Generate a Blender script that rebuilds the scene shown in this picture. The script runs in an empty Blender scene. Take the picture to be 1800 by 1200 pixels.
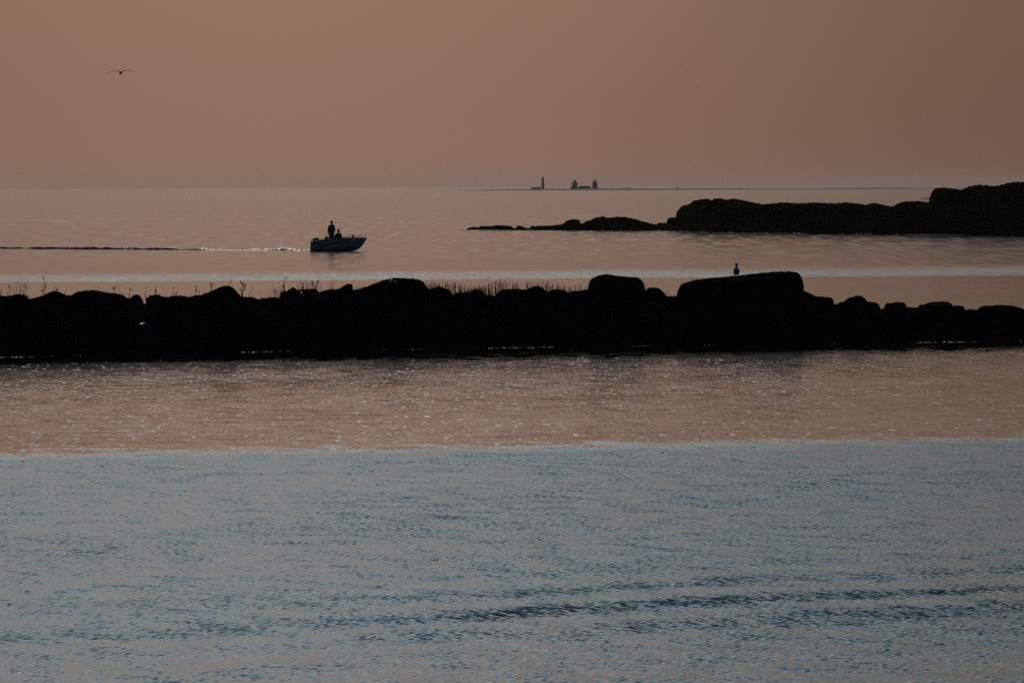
import bpy, bmesh, math, random
from mathutils import Vector, Matrix, noise as mnoise

# ------------------------------------------------------------------ camera
H = 5.6                      # eye height over the sea, metres
FPX = 15000.0                # focal length in photograph pixels (300 mm lens)
SC = bpy.context.scene
ROLL = 0.0037
PITCH = math.atan((600 - 326.6) / FPX)
fwd = Vector((0, math.cos(PITCH), -math.sin(PITCH)))
up0 = Vector((0, math.sin(PITCH), math.cos(PITCH)))
rgt = (Vector((1, 0, 0)) * math.cos(ROLL) - up0 * math.sin(ROLL)).normalized()
upv = (Vector((1, 0, 0)) * math.sin(ROLL) + up0 * math.cos(ROLL)).normalized()
cam_data = bpy.data.cameras.new('camera')
cam = bpy.data.objects.new('camera', cam_data)
SC.collection.objects.link(cam)
cam.matrix_world = Matrix(((rgt.x, upv.x, -fwd.x, 0), (rgt.y, upv.y, -fwd.y, 0), (rgt.z, upv.z, -fwd.z, H), (0, 0, 0, 1)))
cam_data.sensor_width = 36
cam_data.lens = 300
cam_data.clip_start = 1
cam_data.clip_end = 150000
SC.camera = cam
SC.cycles.use_denoising = False

# ------------------------------------------------------------------ world
SUN_EL, SUN_AZ = math.radians(30), math.radians(-14.0)      # azimuth from +Y, negative = left
w = bpy.data.worlds.new('World'); SC.world = w; w.use_nodes = True
nt = w.node_tree; nt.nodes.clear()
def N(tree, typ, **kw):
    n = tree.nodes.new(typ)
    for k, v in kw.items(): setattr(n, k, v)
    return n
class G:
    """small helper to chain math nodes"""
    def __init__(s, tree): s.t = tree
    def put(s, sock, v):
        if isinstance(v, (int, float)): sock.default_value = v
        elif isinstance(v, tuple): sock.default_value = v
        else: s.t.links.new(v, sock)
    def m(s, op, a, b=None, c=None, clamp=False):
        n = s.t.nodes.new('ShaderNodeMath'); n.operation = op; n.use_clamp = clamp
        s.put(n.inputs[0], a)
        if b is not None: s.put(n.inputs[1], b)
        if c is not None: s.put(n.inputs[2], c)
        return n.outputs[0]
    def gauss(s, x, c, wd):
        d = s.m('DIVIDE', s.m('SUBTRACT', x, c), wd)
        return s.m('EXPONENT', s.m('MULTIPLY', s.m('MULTIPLY', d, d), -1.0))
    def step(s, x, e0, e1):
        n = s.t.nodes.new('ShaderNodeMapRange'); n.interpolation_type = 'SMOOTHSTEP'
        s.put(n.inputs[0], x); s.put(n.inputs[1], e0); s.put(n.inputs[2], e1)
        n.inputs[3].default_value = 0; n.inputs[4].default_value = 1
        return n.outputs[0]
g = G(nt)
tc = N(nt, 'ShaderNodeTexCoord')
sep = N(nt, 'ShaderNodeSeparateXYZ'); nt.links.new(tc.outputs['Generated'], sep.inputs[0])
az = g.m('MULTIPLY', g.m('ARCTAN2', sep.outputs[0], sep.outputs[1]), 57.29578)
zz = g.m('SQRT', g.m('MAXIMUM', sep.outputs[2], 0.0))
ramp = N(nt, 'ShaderNodeValToRGB')
nt.links.new(zz, ramp.inputs[0])
SKY = [(0.00, (.278, .156, .115)), (0.10, (.284, .161, .114)), (0.17, (.300, .180, .123)),
       (0.265, (.325, .200, .150)), (0.335, (.490, .445, .410)), (0.41, (.740, .790, .790)), (0.50, (.480, .700, .840)),
       (0.60, (.130, .345, .500)), (0.72, (.040, .150, .265)), (1.0, (.010, .040, .110))]
el = ramp.color_ramp.elements
while len(el) < len(SKY): el.new(0.5)
for e, (p, c) in zip(el, SKY):
    e.position = p; e.color = (*c, 1)
fac = g.m('ADD', g.m('ADD', g.m('MULTIPLY', g.gauss(az, -1.6, 4.2), 0.56), g.m('MULTIPLY', g.gauss(az, -2, 45.0), 0.38)), 0.06)
dusk = N(nt, 'ShaderNodeVectorMath', operation='SCALE')
nt.links.new(ramp.outputs[0], dusk.inputs[0]); nt.links.new(fac, dusk.inputs['Scale'])
back = N(nt, 'ShaderNodeMix', data_type='RGBA')          # the sky opposite the glow is a dim blue
nt.links.new(g.step(g.m('ABSOLUTE', az), 55.0, 115.0), back.inputs[0])
nt.links.new(dusk.outputs[0], back.inputs[6]); back.inputs[7].default_value = (.0045, .0135, .028, 1)
sky = N(nt, 'ShaderNodeTexSky', sky_type='NISHITA')
sky.sun_disc = False; sky.sun_elevation = SUN_EL; sky.sun_rotation = SUN_AZ
sky.dust_density = 4; sky.air_density = 1.5
bg1 = N(nt, 'ShaderNodeBackground'); nt.links.new(back.outputs[2], bg1.inputs[0]); bg1.inputs[1].default_value = 1.0
bg2 = N(nt, 'ShaderNodeBackground'); nt.links.new(sky.outputs[0], bg2.inputs[0]); bg2.inputs[1].default_value = 0.05
mx = N(nt, 'ShaderNodeMixShader'); mx.inputs[0].default_value = 0.03
nt.links.new(bg1.outputs[0], mx.inputs[1]); nt.links.new(bg2.outputs[0], mx.inputs[2])
wo = N(nt, 'ShaderNodeOutputWorld'); nt.links.new(mx.outputs[0], wo.inputs[0])

# ------------------------------------------------------------------ sun
sd = bpy.data.lights.new('sun', 'SUN'); sd.energy = 0.8; sd.angle = math.radians(0.5); sd.color = (1, .86, .70)
so = bpy.data.objects.new('sun', sd); SC.collection.objects.link(so)
sdir = Vector((math.sin(SUN_AZ) * math.cos(SUN_EL), math.cos(SUN_AZ) * math.cos(SUN_EL), math.sin(SUN_EL)))
so.rotation_euler = (-sdir).to_track_quat('-Z', 'Y').to_euler()
so.location = (0, 0, 60)

SC.view_settings.view_transform = 'Standard'; SC.view_settings.look = 'None'
SC.view_settings.exposure = 0; SC.view_settings.gamma = 1

# ------------------------------------------------------------------ helpers
col = SC.collection
def ray(px, py): return (fwd + rgt * ((px - 900) / FPX) - upv * ((py - 600) / FPX))
def at_y(px, py, Y):
    d = ray(px, py); return Vector((0, 0, H)) + d * (Y / d.y)
def at_z(px, py, z=0.0):
    d = ray(px, py); return Vector((0, 0, H)) + d * ((z - H) / d.z)
def hz(px): return 331.0 - 0.0037 * px + 0 * px
def tag(o, label=None, cat=None, group=None, kind=None):
    if label: o['label'] = label
    if cat: o['category'] = cat
    if group: o['group'] = group
    if kind: o['kind'] = kind
    return o
def empty(name, loc, rot=(0, 0, 0)):
    o = bpy.data.objects.new(name, None); col.objects.link(o); o.location = loc; o.rotation_euler = rot; return o
def obj(name, verts, faces, mat, parent=None, smooth=True, loc=None):
    me = bpy.data.meshes.new(name); me.from_pydata([tuple(v) for v in verts], [], faces); me.validate(); me.update()
    if smooth:
        for p in me.polygons: p.use_smooth = True
    if mat: me.materials.append(mat)
    o = bpy.data.objects.new(name, me); col.objects.link(o)
    if parent: o.parent = parent
    if loc is not None: o.location = loc
    return o
def material(name, color, rough=0.6, spec=0.5, bump=None, metal=0.0, var=0.0, vscale=3.0, coat=0.0):
    m = bpy.data.materials.new(name); m.use_nodes = True; t = m.node_tree; b = t.nodes['Principled BSDF']
    b.inputs['Base Color'].default_value = (*color, 1); b.inputs['Roughness'].default_value = rough
    b.inputs['Specular IOR Level'].default_value = spec; b.inputs['Metallic'].default_value = metal
    b.inputs['Coat Weight'].default_value = coat
    co = t.nodes.new('ShaderNodeTexCoord')
    if var > 0:
        n = t.nodes.new('ShaderNodeTexNoise'); n.inputs['Scale'].default_value = vscale; n.inputs['Detail'].default_value = 6
        t.links.new(co.outputs['Object'], n.inputs['Vector'])
        r = t.nodes.new('ShaderNodeValToRGB'); t.links.new(n.outputs[0], r.inputs[0])
        r.color_ramp.elements[0].position = .3; r.color_ramp.elements[1].position = .7
        r.color_ramp.elements[0].color = (*[c * (1 - var) for c in color], 1)
        r.color_ramp.elements[1].color = (*[min(1, c * (1 + var)) for c in color], 1)
        t.links.new(r.outputs[0], b.inputs['Base Color'])
    if bump:
        n = t.nodes.new('ShaderNodeTexNoise'); n.inputs['Scale'].default_value = bump[0]; n.inputs['Detail'].default_value = 6
        t.links.new(co.outputs['Object'], n.inputs['Vector'])
        bp = t.nodes.new('ShaderNodeBump'); bp.inputs['Strength'].default_value = bump[1]; bp.inputs['Distance'].default_value = bump[2]
        t.links.new(n.outputs[0], bp.inputs['Height']); t.links.new(bp.outputs[0], b.inputs['Normal'])
    return m

# ------------------------------------------------------------------ water
def water_material():
    m = bpy.data.materials.new('sea_water'); m.use_nodes = True; t = m.node_tree; g = G(t); L = t.links.new
    b = t.nodes['Principled BSDF']
    b.inputs['Base Color'].default_value = (.004, .010, .014, 1); b.inputs['IOR'].default_value = 1.333
    geo = N(t, 'ShaderNodeNewGeometry')
    sp = N(t, 'ShaderNodeSeparateXYZ'); L(geo.outputs['Position'], sp.inputs[0])
    x, y = sp.outputs[0], sp.outputs[1]
    def noise(sx, sy, detail, rot=0.0, rough=0.5, off=0.0):
        mp = N(t, 'ShaderNodeMapping'); mp.inputs['Rotation'].default_value = (0, 0, rot)
        mp.inputs['Location'].default_value = (off, off * 1.7, 0)
        mp.inputs['Scale'].default_value = (1 / sx, 1 / sy, 1)
        # rotate first, then scale
        vr = N(t, 'ShaderNodeVectorRotate', rotation_type='Z_AXIS'); vr.inputs['Angle'].default_value = rot
        mp.inputs['Rotation'].default_value = (0, 0, 0)
        L(geo.outputs['Position'], vr.inputs['Vector']); L(vr.outputs[0], mp.inputs['Vector'])
        n = N(t, 'ShaderNodeTexNoise', noise_dimensions='2D'); n.inputs['Scale'].default_value = 1
        n.inputs['Detail'].default_value = detail; n.inputs['Roughness'].default_value = rough
        L(mp.outputs[0], n.inputs['Vector'])
        s = N(t, 'ShaderNodeSeparateColor'); L(n.outputs['Color'], s.inputs[0])
        return [g.m('SUBTRACT', s.outputs[i], 0.5) for i in range(3)]
    def one(v): return g.m('ADD', v, 0.5)
    # wobble used by every patch edge
    wb = noise(14, 9, 3, off=3.3)[0]
    wb2 = noise(1.2, 2.0, 3, off=7.7)[0]
    wob = g.m('ADD', g.m('MULTIPLY', wb, 4.0), g.m('MULTIPLY', wb2, 11.0))
    # --- near ruffled patch (nearer than ~183 m)
    d_near = g.m('ADD', g.m('SUBTRACT', y, g.m('MULTIPLY', x, 0.43)), wob)
    near = g.m('SUBTRACT', 1.0, g.step(d_near, 178.5, 187.0))
    # --- ruffled band behind the breakwater
    d0 = g.m('ADD', g.m('SUBTRACT', y, g.m('MULTIPLY', x, 0.30)), g.m('MULTIPLY', wob, 2.0))
    d1 = g.m('ADD', g.m('SUBTRACT', y, g.m('MULTIPLY', x, 0.50)), g.m('MULTIPLY', wob, 4.0))
    band = g.m('MULTIPLY', g.step(d0, 510, 520), g.m('SUBTRACT', 1.0, g.step(d1, 530, 585)))
    # --- open sea farther out
    far = g.step(y, 1150, 2300)
    vfar = g.step(y, 2600, 5000)
    # streaks of ruffled water far out
    st = noise(9, 70, 3, off=11)[0]
    streak = g.m('MULTIPLY', g.step(st, 0.10, 0.2), g.gauss(y, 1480, 160))
    # amplitude of the ripples
    patch = g.m('MULTIPLY', one(noise(9, 22, 3, off=5.5)[0]), 2.0)
    calm = 0.085
    amp = g.m('ADD', calm, g.m('MULTIPLY', near, 0.49))
    amp = g.m('ADD', amp, g.m('MULTIPLY', band, 0.16))
    amp = g.m('ADD', amp, g.m('MULTIPLY', g.step(y, 560, 700), 0.07))
    amp = g.m('ADD', amp, g.m('MULTIPLY', vfar, 0.0))
    amp = g.m('ADD', amp, g.m('MULTIPLY', streak, 0.45))
    amp = g.m('MULTIPLY', amp, g.m('ADD', 0.6, g.m('MULTIPLY', patch, 0.4)))
    a1 = noise(0.075, 0.34, 2, rot=0.15)
    a2 = noise(0.75, 1.9, 3, rot=-0.2, off=21)
    a3 = noise(5.0, 13.0, 3, rot=0.1, off=31)
    sx = g.m('MULTIPLY', g.m('ADD', a1[0], g.m('MULTIPLY', a2[0], 0.4)), amp)
    sy = g.m('MULTIPLY', g.m('ADD', a1[1], g.m('ADD', g.m('MULTIPLY', a2[1], 0.5), g.m('MULTIPLY', a3[1], 0.22))), amp)
    # --- train of wake waves crossing the near patch
    yd = g.m('SUBTRACT', y, g.m('MULTIPLY', x, 0.86))
    ph = g.m('MULTIPLY', g.m('ADD', yd, g.m('MULTIPLY', noise(7, 12, 2, off=41)[0], 4.0)), 2 * math.pi / 5.3)
    env = g.m('MULTIPLY', g.gauss(yd, 111.5, 9.0), g.m('ADD', 0.12, g.m('MULTIPLY', g.step(x, -3.6, 0.6), 0.9)))
    swell = g.m('SINE', g.m('ADD', ph, 0.6))
    cross = noise(0.075, 0.9, 2, rot=-0.18, off=51)     # long fine capillaries running over the wave faces
    face = g.m('MULTIPLY', env, g.step(swell, -0.9, 0.6))
    sy = g.m('ADD', sy, g.m('MULTIPLY', g.m('ADD', g.m('MULTIPLY', swell, 0.080), 0.060), env))
    sy = g.m('SUBTRACT', sy, g.m('MULTIPLY', g.m('SUBTRACT', 1.0, g.step(y, 97, 113)), 0.032))
    sy = g.m('ADD', sy, g.m('MULTIPLY', g.m('MULTIPLY', cross[0], face), 0.65))
    sx = g.m('ADD', sx, g.m('MULTIPLY', g.m('MULTIPLY', cross[1], face), 0.6))
    # --- slow, long waves on the rest of the near patch
    ph2 = g.m('MULTIPLY', g.m('ADD', g.m('SUBTRACT', y, g.m('MULTIPLY', x, 0.6)), g.m('MULTIPLY', wb, 7.0)), 2 * math.pi / 6.1)
    sy = g.m('ADD', sy, g.m('MULTIPLY', g.m('MULTIPLY', g.m('SINE', ph2), g.m('SUBTRACT', 1.0, g.step(y, 106, 130))), 0.020))
    # --- sparse ruffled specks on the calm strip in front of the breakwater
    sk = noise(0.22, 1.6, 2, off=61)[0]
    gate = g.step(noise(4, 16, 2, off=71)[0], -0.08, 0.10)
    speck = g.m('MULTIPLY', g.m('MULTIPLY', g.step(sk, 0.17, 0.21), g.m('ADD', .25, g.m('MULTIPLY', gate, .75))), g.m('SUBTRACT', 1.0, g.step(y, 235, 310)))
    sy = g.m('ADD', sy, g.m('MULTIPLY', speck, 0.088))
    a4 = noise(1.3, 34.0, 3, off=81)
    sy = g.m('ADD', sy, g.m('MULTIPLY', g.m('MULTIPLY', a4[0], g.step(y, 420, 900)), 0.135))
    # calmer, sheltered strip at the foot of the breakwater
    shore = g.m('ADD', 293.5, g.m('MULTIPLY', x, 0.62))
    lw = noise(0.9, 3.2, 3, off=91)[0]
    yl = g.m('ADD', g.m('SUBTRACT', y, shore), g.m('ADD', g.m('MULTIPLY', lw, 26.0), g.m('MULTIPLY', wb, 8.0)))
    sheltered = g.m('MULTIPLY', g.step(yl, -16.0, -9.0), g.m('SUBTRACT', 1.0, g.step(y, 310, 340)))
    lee = g.m('SUBTRACT', 1.0, g.m('MULTIPLY', sheltered, 0.85))
    bias = g.m('ADD', 0.009, g.m('MULTIPLY', near, 0.045))
    bias = g.m('MULTIPLY', bias, g.m('SUBTRACT', 1.0, g.step(y, 318, 420)))
    gr = noise(0.22, 16.0, 2, off=101)
    sy = g.m('ADD', sy, g.m('MULTIPLY', band, g.m('ADD', 0.022, g.m('MULTIPLY', gr[0], 0.16))))
    sy = g.m('ADD', sy, g.m('ADD', bias, g.m('MULTIPLY', vfar, 0.008)))
    sx = g.m('MULTIPLY', sx, lee); sy = g.m('MULTIPLY', sy, lee)
    cb = N(t, 'ShaderNodeCombineXYZ'); L(g.m('MULTIPLY', sx, -1.0), cb.inputs[0]); L(g.m('MULTIPLY', sy, -1.0), cb.inputs[1]); cb.inputs[2].default_value = 1
    nm = N(t, 'ShaderNodeVectorMath', operation='NORMALIZE'); L(cb.outputs[0], nm.inputs[0])
    L(nm.outputs[0], b.inputs['Normal'])
    ro = g.m('SUBTRACT', g.m('ADD', 0.09, g.m('MULTIPLY', near, 0.15)), g.m('MULTIPLY', sheltered, 0.06))
    ro = g.m('ADD', ro, g.m('ADD', g.m('MULTIPLY', band, 0.08), g.m('MULTIPLY', vfar, 0.0)))
    L(ro, b.inputs['Roughness'])
    return m
ys = [-400, 0, 60, 80] + [90 + 10 * i for i in range(15)] + [250, 280, 310, 340, 400, 500, 600, 800, 1000, 1300, 1700, 2300, 3200, 4500, 6500, 9000, 13000, 19000, 28000, 40000, 60000]
V = []; F = []
fr = [-1, -.6, -.3, -.15, -.05, 0, .05, .15, .3, .6, 1]
for Y in ys:
    hw = 500 + max(Y, 0) * 0.35
    for f_ in fr: V.append((f_ * hw, Y, 0))
n_ = len(fr)
for i in range(len(ys) - 1):
    for j in range(n_ - 1):
        a = i * n_ + j; F.append((a, a + 1, a + n_ + 1, a + n_))
sea = obj('sea', V, F, water_material(), smooth=False); tag(sea, kind='structure')

# ------------------------------------------------------------------ materials
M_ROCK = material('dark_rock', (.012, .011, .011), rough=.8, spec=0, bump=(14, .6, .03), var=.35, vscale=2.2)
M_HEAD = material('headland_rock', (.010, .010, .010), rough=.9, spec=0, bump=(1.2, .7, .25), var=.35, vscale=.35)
M_DROP = material('bird_droppings', (.62, .62, .64), rough=.8)
M_GRASS = material('dry_grass', (.06, .035, .020), rough=.8, spec=.2, var=.3, vscale=4)
M_WHITE = material('white_gelcoat', (.78, .79, .80), rough=.3, coat=.3, var=.03, vscale=2)
M_DECK = material('grey_deck', (.40, .41, .42), rough=.6)
M_STRIPE = material('navy_stripe', (.010, .012, .022), rough=.35)
M_BLACK = material('black_plastic', (.012, .012, .014), rough=.35)
M_STEEL = material('stainless_steel', (.62, .60, .58), rough=.18, metal=1)
M_CLOTH = material('dark_cloth', (.018, .018, .022), rough=.9, spec=.1)
M_CLOTH2 = material('dark_red_cloth', (.028, .012, .014), rough=.9, spec=.1)
M_SKIN = material('skin', (.32, .18, .12), rough=.6)
M_HAIR = material('dark_hair', (.02, .014, .010), rough=.8, spec=.1)
M_GULLW = material('white_feathers', (.62, .62, .64), rough=.8, spec=.2)
M_GULLB = material('slate_feathers', (.030, .030, .035), rough=.8, spec=.2)
M_GULLD = material('brown_feathers', (.045, .030, .022), rough=.8, spec=.2)
M_BEAK = material('yellow_beak', (.35, .22, .04), rough=.5)
M_ISL = material('low_island', (.24, .25, .22), rough=.9, var=.3, vscale=.02)
M_TOWER = material('grey_stone_tower', (.50, .51, .53), rough=.9)
M_TOWERW = material('painted_tower', (.60, .61, .63), rough=.8)
M_ROOF = material('dark_roof', (.26, .25, .26), rough=.9)
M_RED = material('lantern_sky_red', (.40, .16, .12), rough=.7)  # sky colour seen through the glass lanterns, painted as opaque red
M_FOAM = material('foam', (.82, .84, .85), rough=.33, spec=.8, coat=.6)
_t = M_FOAM.node_tree; _tr = _t.nodes.new('ShaderNodeBsdfTranslucent'); _tr.inputs[0].default_value = (.9, .9, .9, 1)
_mx = _t.nodes.new('ShaderNodeMixShader'); _mx.inputs[0].default_value = .55
_t.links.new(_t.nodes['Principled BSDF'].outputs[0], _mx.inputs[1]); _t.links.new(_tr.outputs[0], _mx.inputs[2])
_t.links.new(_mx.outputs[0], _t.nodes['Material Output'].inputs[0])
def glass(name, color, rough=.02):
    m = bpy.data.materials.new(name); m.use_nodes = True; b = m.node_tree.nodes['Principled BSDF']
    b.inputs['Base Color'].default_value = (*color, 1); b.inputs['Roughness'].default_value = rough
    b.inputs['Transmission Weight'].default_value = 1; b.inputs['IOR'].default_value = 1.45
    return m
M_GLASS = glass('tinted_screen', (.55, .60, .62)); M_LGLASS = glass('lantern_glass', (.8, .8, .8))

def interp(tbl, v):
    if v <= tbl[0][0]: return tbl[0][1]
    for (a, b), (c, d) in zip(tbl, tbl[1:]):
        if v <= c: return b + (d - b) * (v - a) / (c - a)
    return tbl[-1][1]
def fbm(x, y, z, o=4):
    return mnoise.fractal(Vector((x, y, z)), 1.0, 2.0, o)

class MB:
    """collects shapes for one mesh"""
    def __init__(s): s.v = []; s.f = []
    def add(s, v, f):
        b = len(s.v); s.v += [Vector(p) for p in v]; s.f += [tuple(i + b for i in q) for q in f]
    def box(s, c, d, rz=0.0):
        hx, hy, hz_ = d[0] / 2, d[1] / 2, d[2] / 2; R = Matrix.Rotation(rz, 3, 'Z')
        v = [R @ Vector((sx * hx, sy * hy, sz * hz_)) + Vector(c) for sz in (-1, 1) for sy in (-1, 1) for sx in (-1, 1)]
        s.add(v, [(0, 2, 3, 1), (4, 5, 7, 6), (0, 1, 5, 4), (2, 6, 7, 3), (0, 4, 6, 2), (1, 3, 7, 5)])
    def tube(s, pts, rad, n=6, cap=True):
        pts = [Vector(p) for p in pts]; k = len(pts); r = rad if isinstance(rad, (list, tuple)) else [rad] * k
        rings = []
        for i, p in enumerate(pts):
            d = (pts[min(i + 1, k - 1)] - pts[max(i - 1, 0)]).normalized()
            a = Vector((0, 0, 1)) if abs(d.z) < .9 else Vector((1, 0, 0))
            e1 = d.cross(a).normalized(); e2 = d.cross(e1)
            rings.append([p + (e1 * math.cos(2 * math.pi * j / n) + e2 * math.sin(2 * math.pi * j / n)) * r[i] for j in range(n)])
        s.loft(rings, cap)
    def loft(s, rings, cap=True, closed=True):
        n = len(rings[0]); v = [p for rg in rings for p in rg]; f = []
        for i in range(len(rings) - 1):
            for j in range(n if closed else n - 1):
                a = i * n + j; b = i * n + (j + 1) % n
                f.append((a, b, b + n, a + n))
        if cap and closed:
            f.append(tuple(range(n - 1, -1, -1))); o = (len(rings) - 1) * n; f.append(tuple(range(o, o + n)))
        s.add(v, f)
    def lathe(s, c, prof, n=16, cap=True):
        c = Vector(c)
        s.loft([[c + Vector((r * math.cos(2 * math.pi * j / n), r * math.sin(2 * math.pi * j / n), z)) for j in range(n)] for z, r in prof], cap)
    def ball(s, c, r, seg=12, rings=8):
        r = Vector(r) if not isinstance(r, (int, float)) else Vector((r, r, r))
        s.loft([[Vector(c) + Vector((r.x * math.sin(a) * math.cos(2 * math.pi * j / seg), r.y * math.sin(a) * math.sin(2 * math.pi * j / seg), r.z * math.cos(a)))
                 for j in range(seg)] for a in [math.pi * (.02 + .96 * i / rings) for i in range(rings + 1)]])
    def build(s, name, mat, parent=None, smooth=True, loc=None):
        o = obj(name, s.v, s.f, mat, parent, smooth, loc); return o

# ------------------------------------------------------------------ breakwater
WL = [(-60, 262), (-17, 282.8), (-7.8, 291.5), (-1, 295.7), (6, 299.6), (16, 304), (60, 318)]     # waterline y for each x
def Yw(x): return interp(WL, x)
CR = 5.0
def crest_at(px):
    """world point of the crest line seen at column px (any row)"""
    x = 0
    for _ in range(4): x = at_y(px, 520, Yw(x) + CR).x
    return x, Yw(x) + CR
def crest_pt(px, py, back=0.0):
    x, Y = crest_at(px); return at_y(px, py, Y + back)

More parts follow.
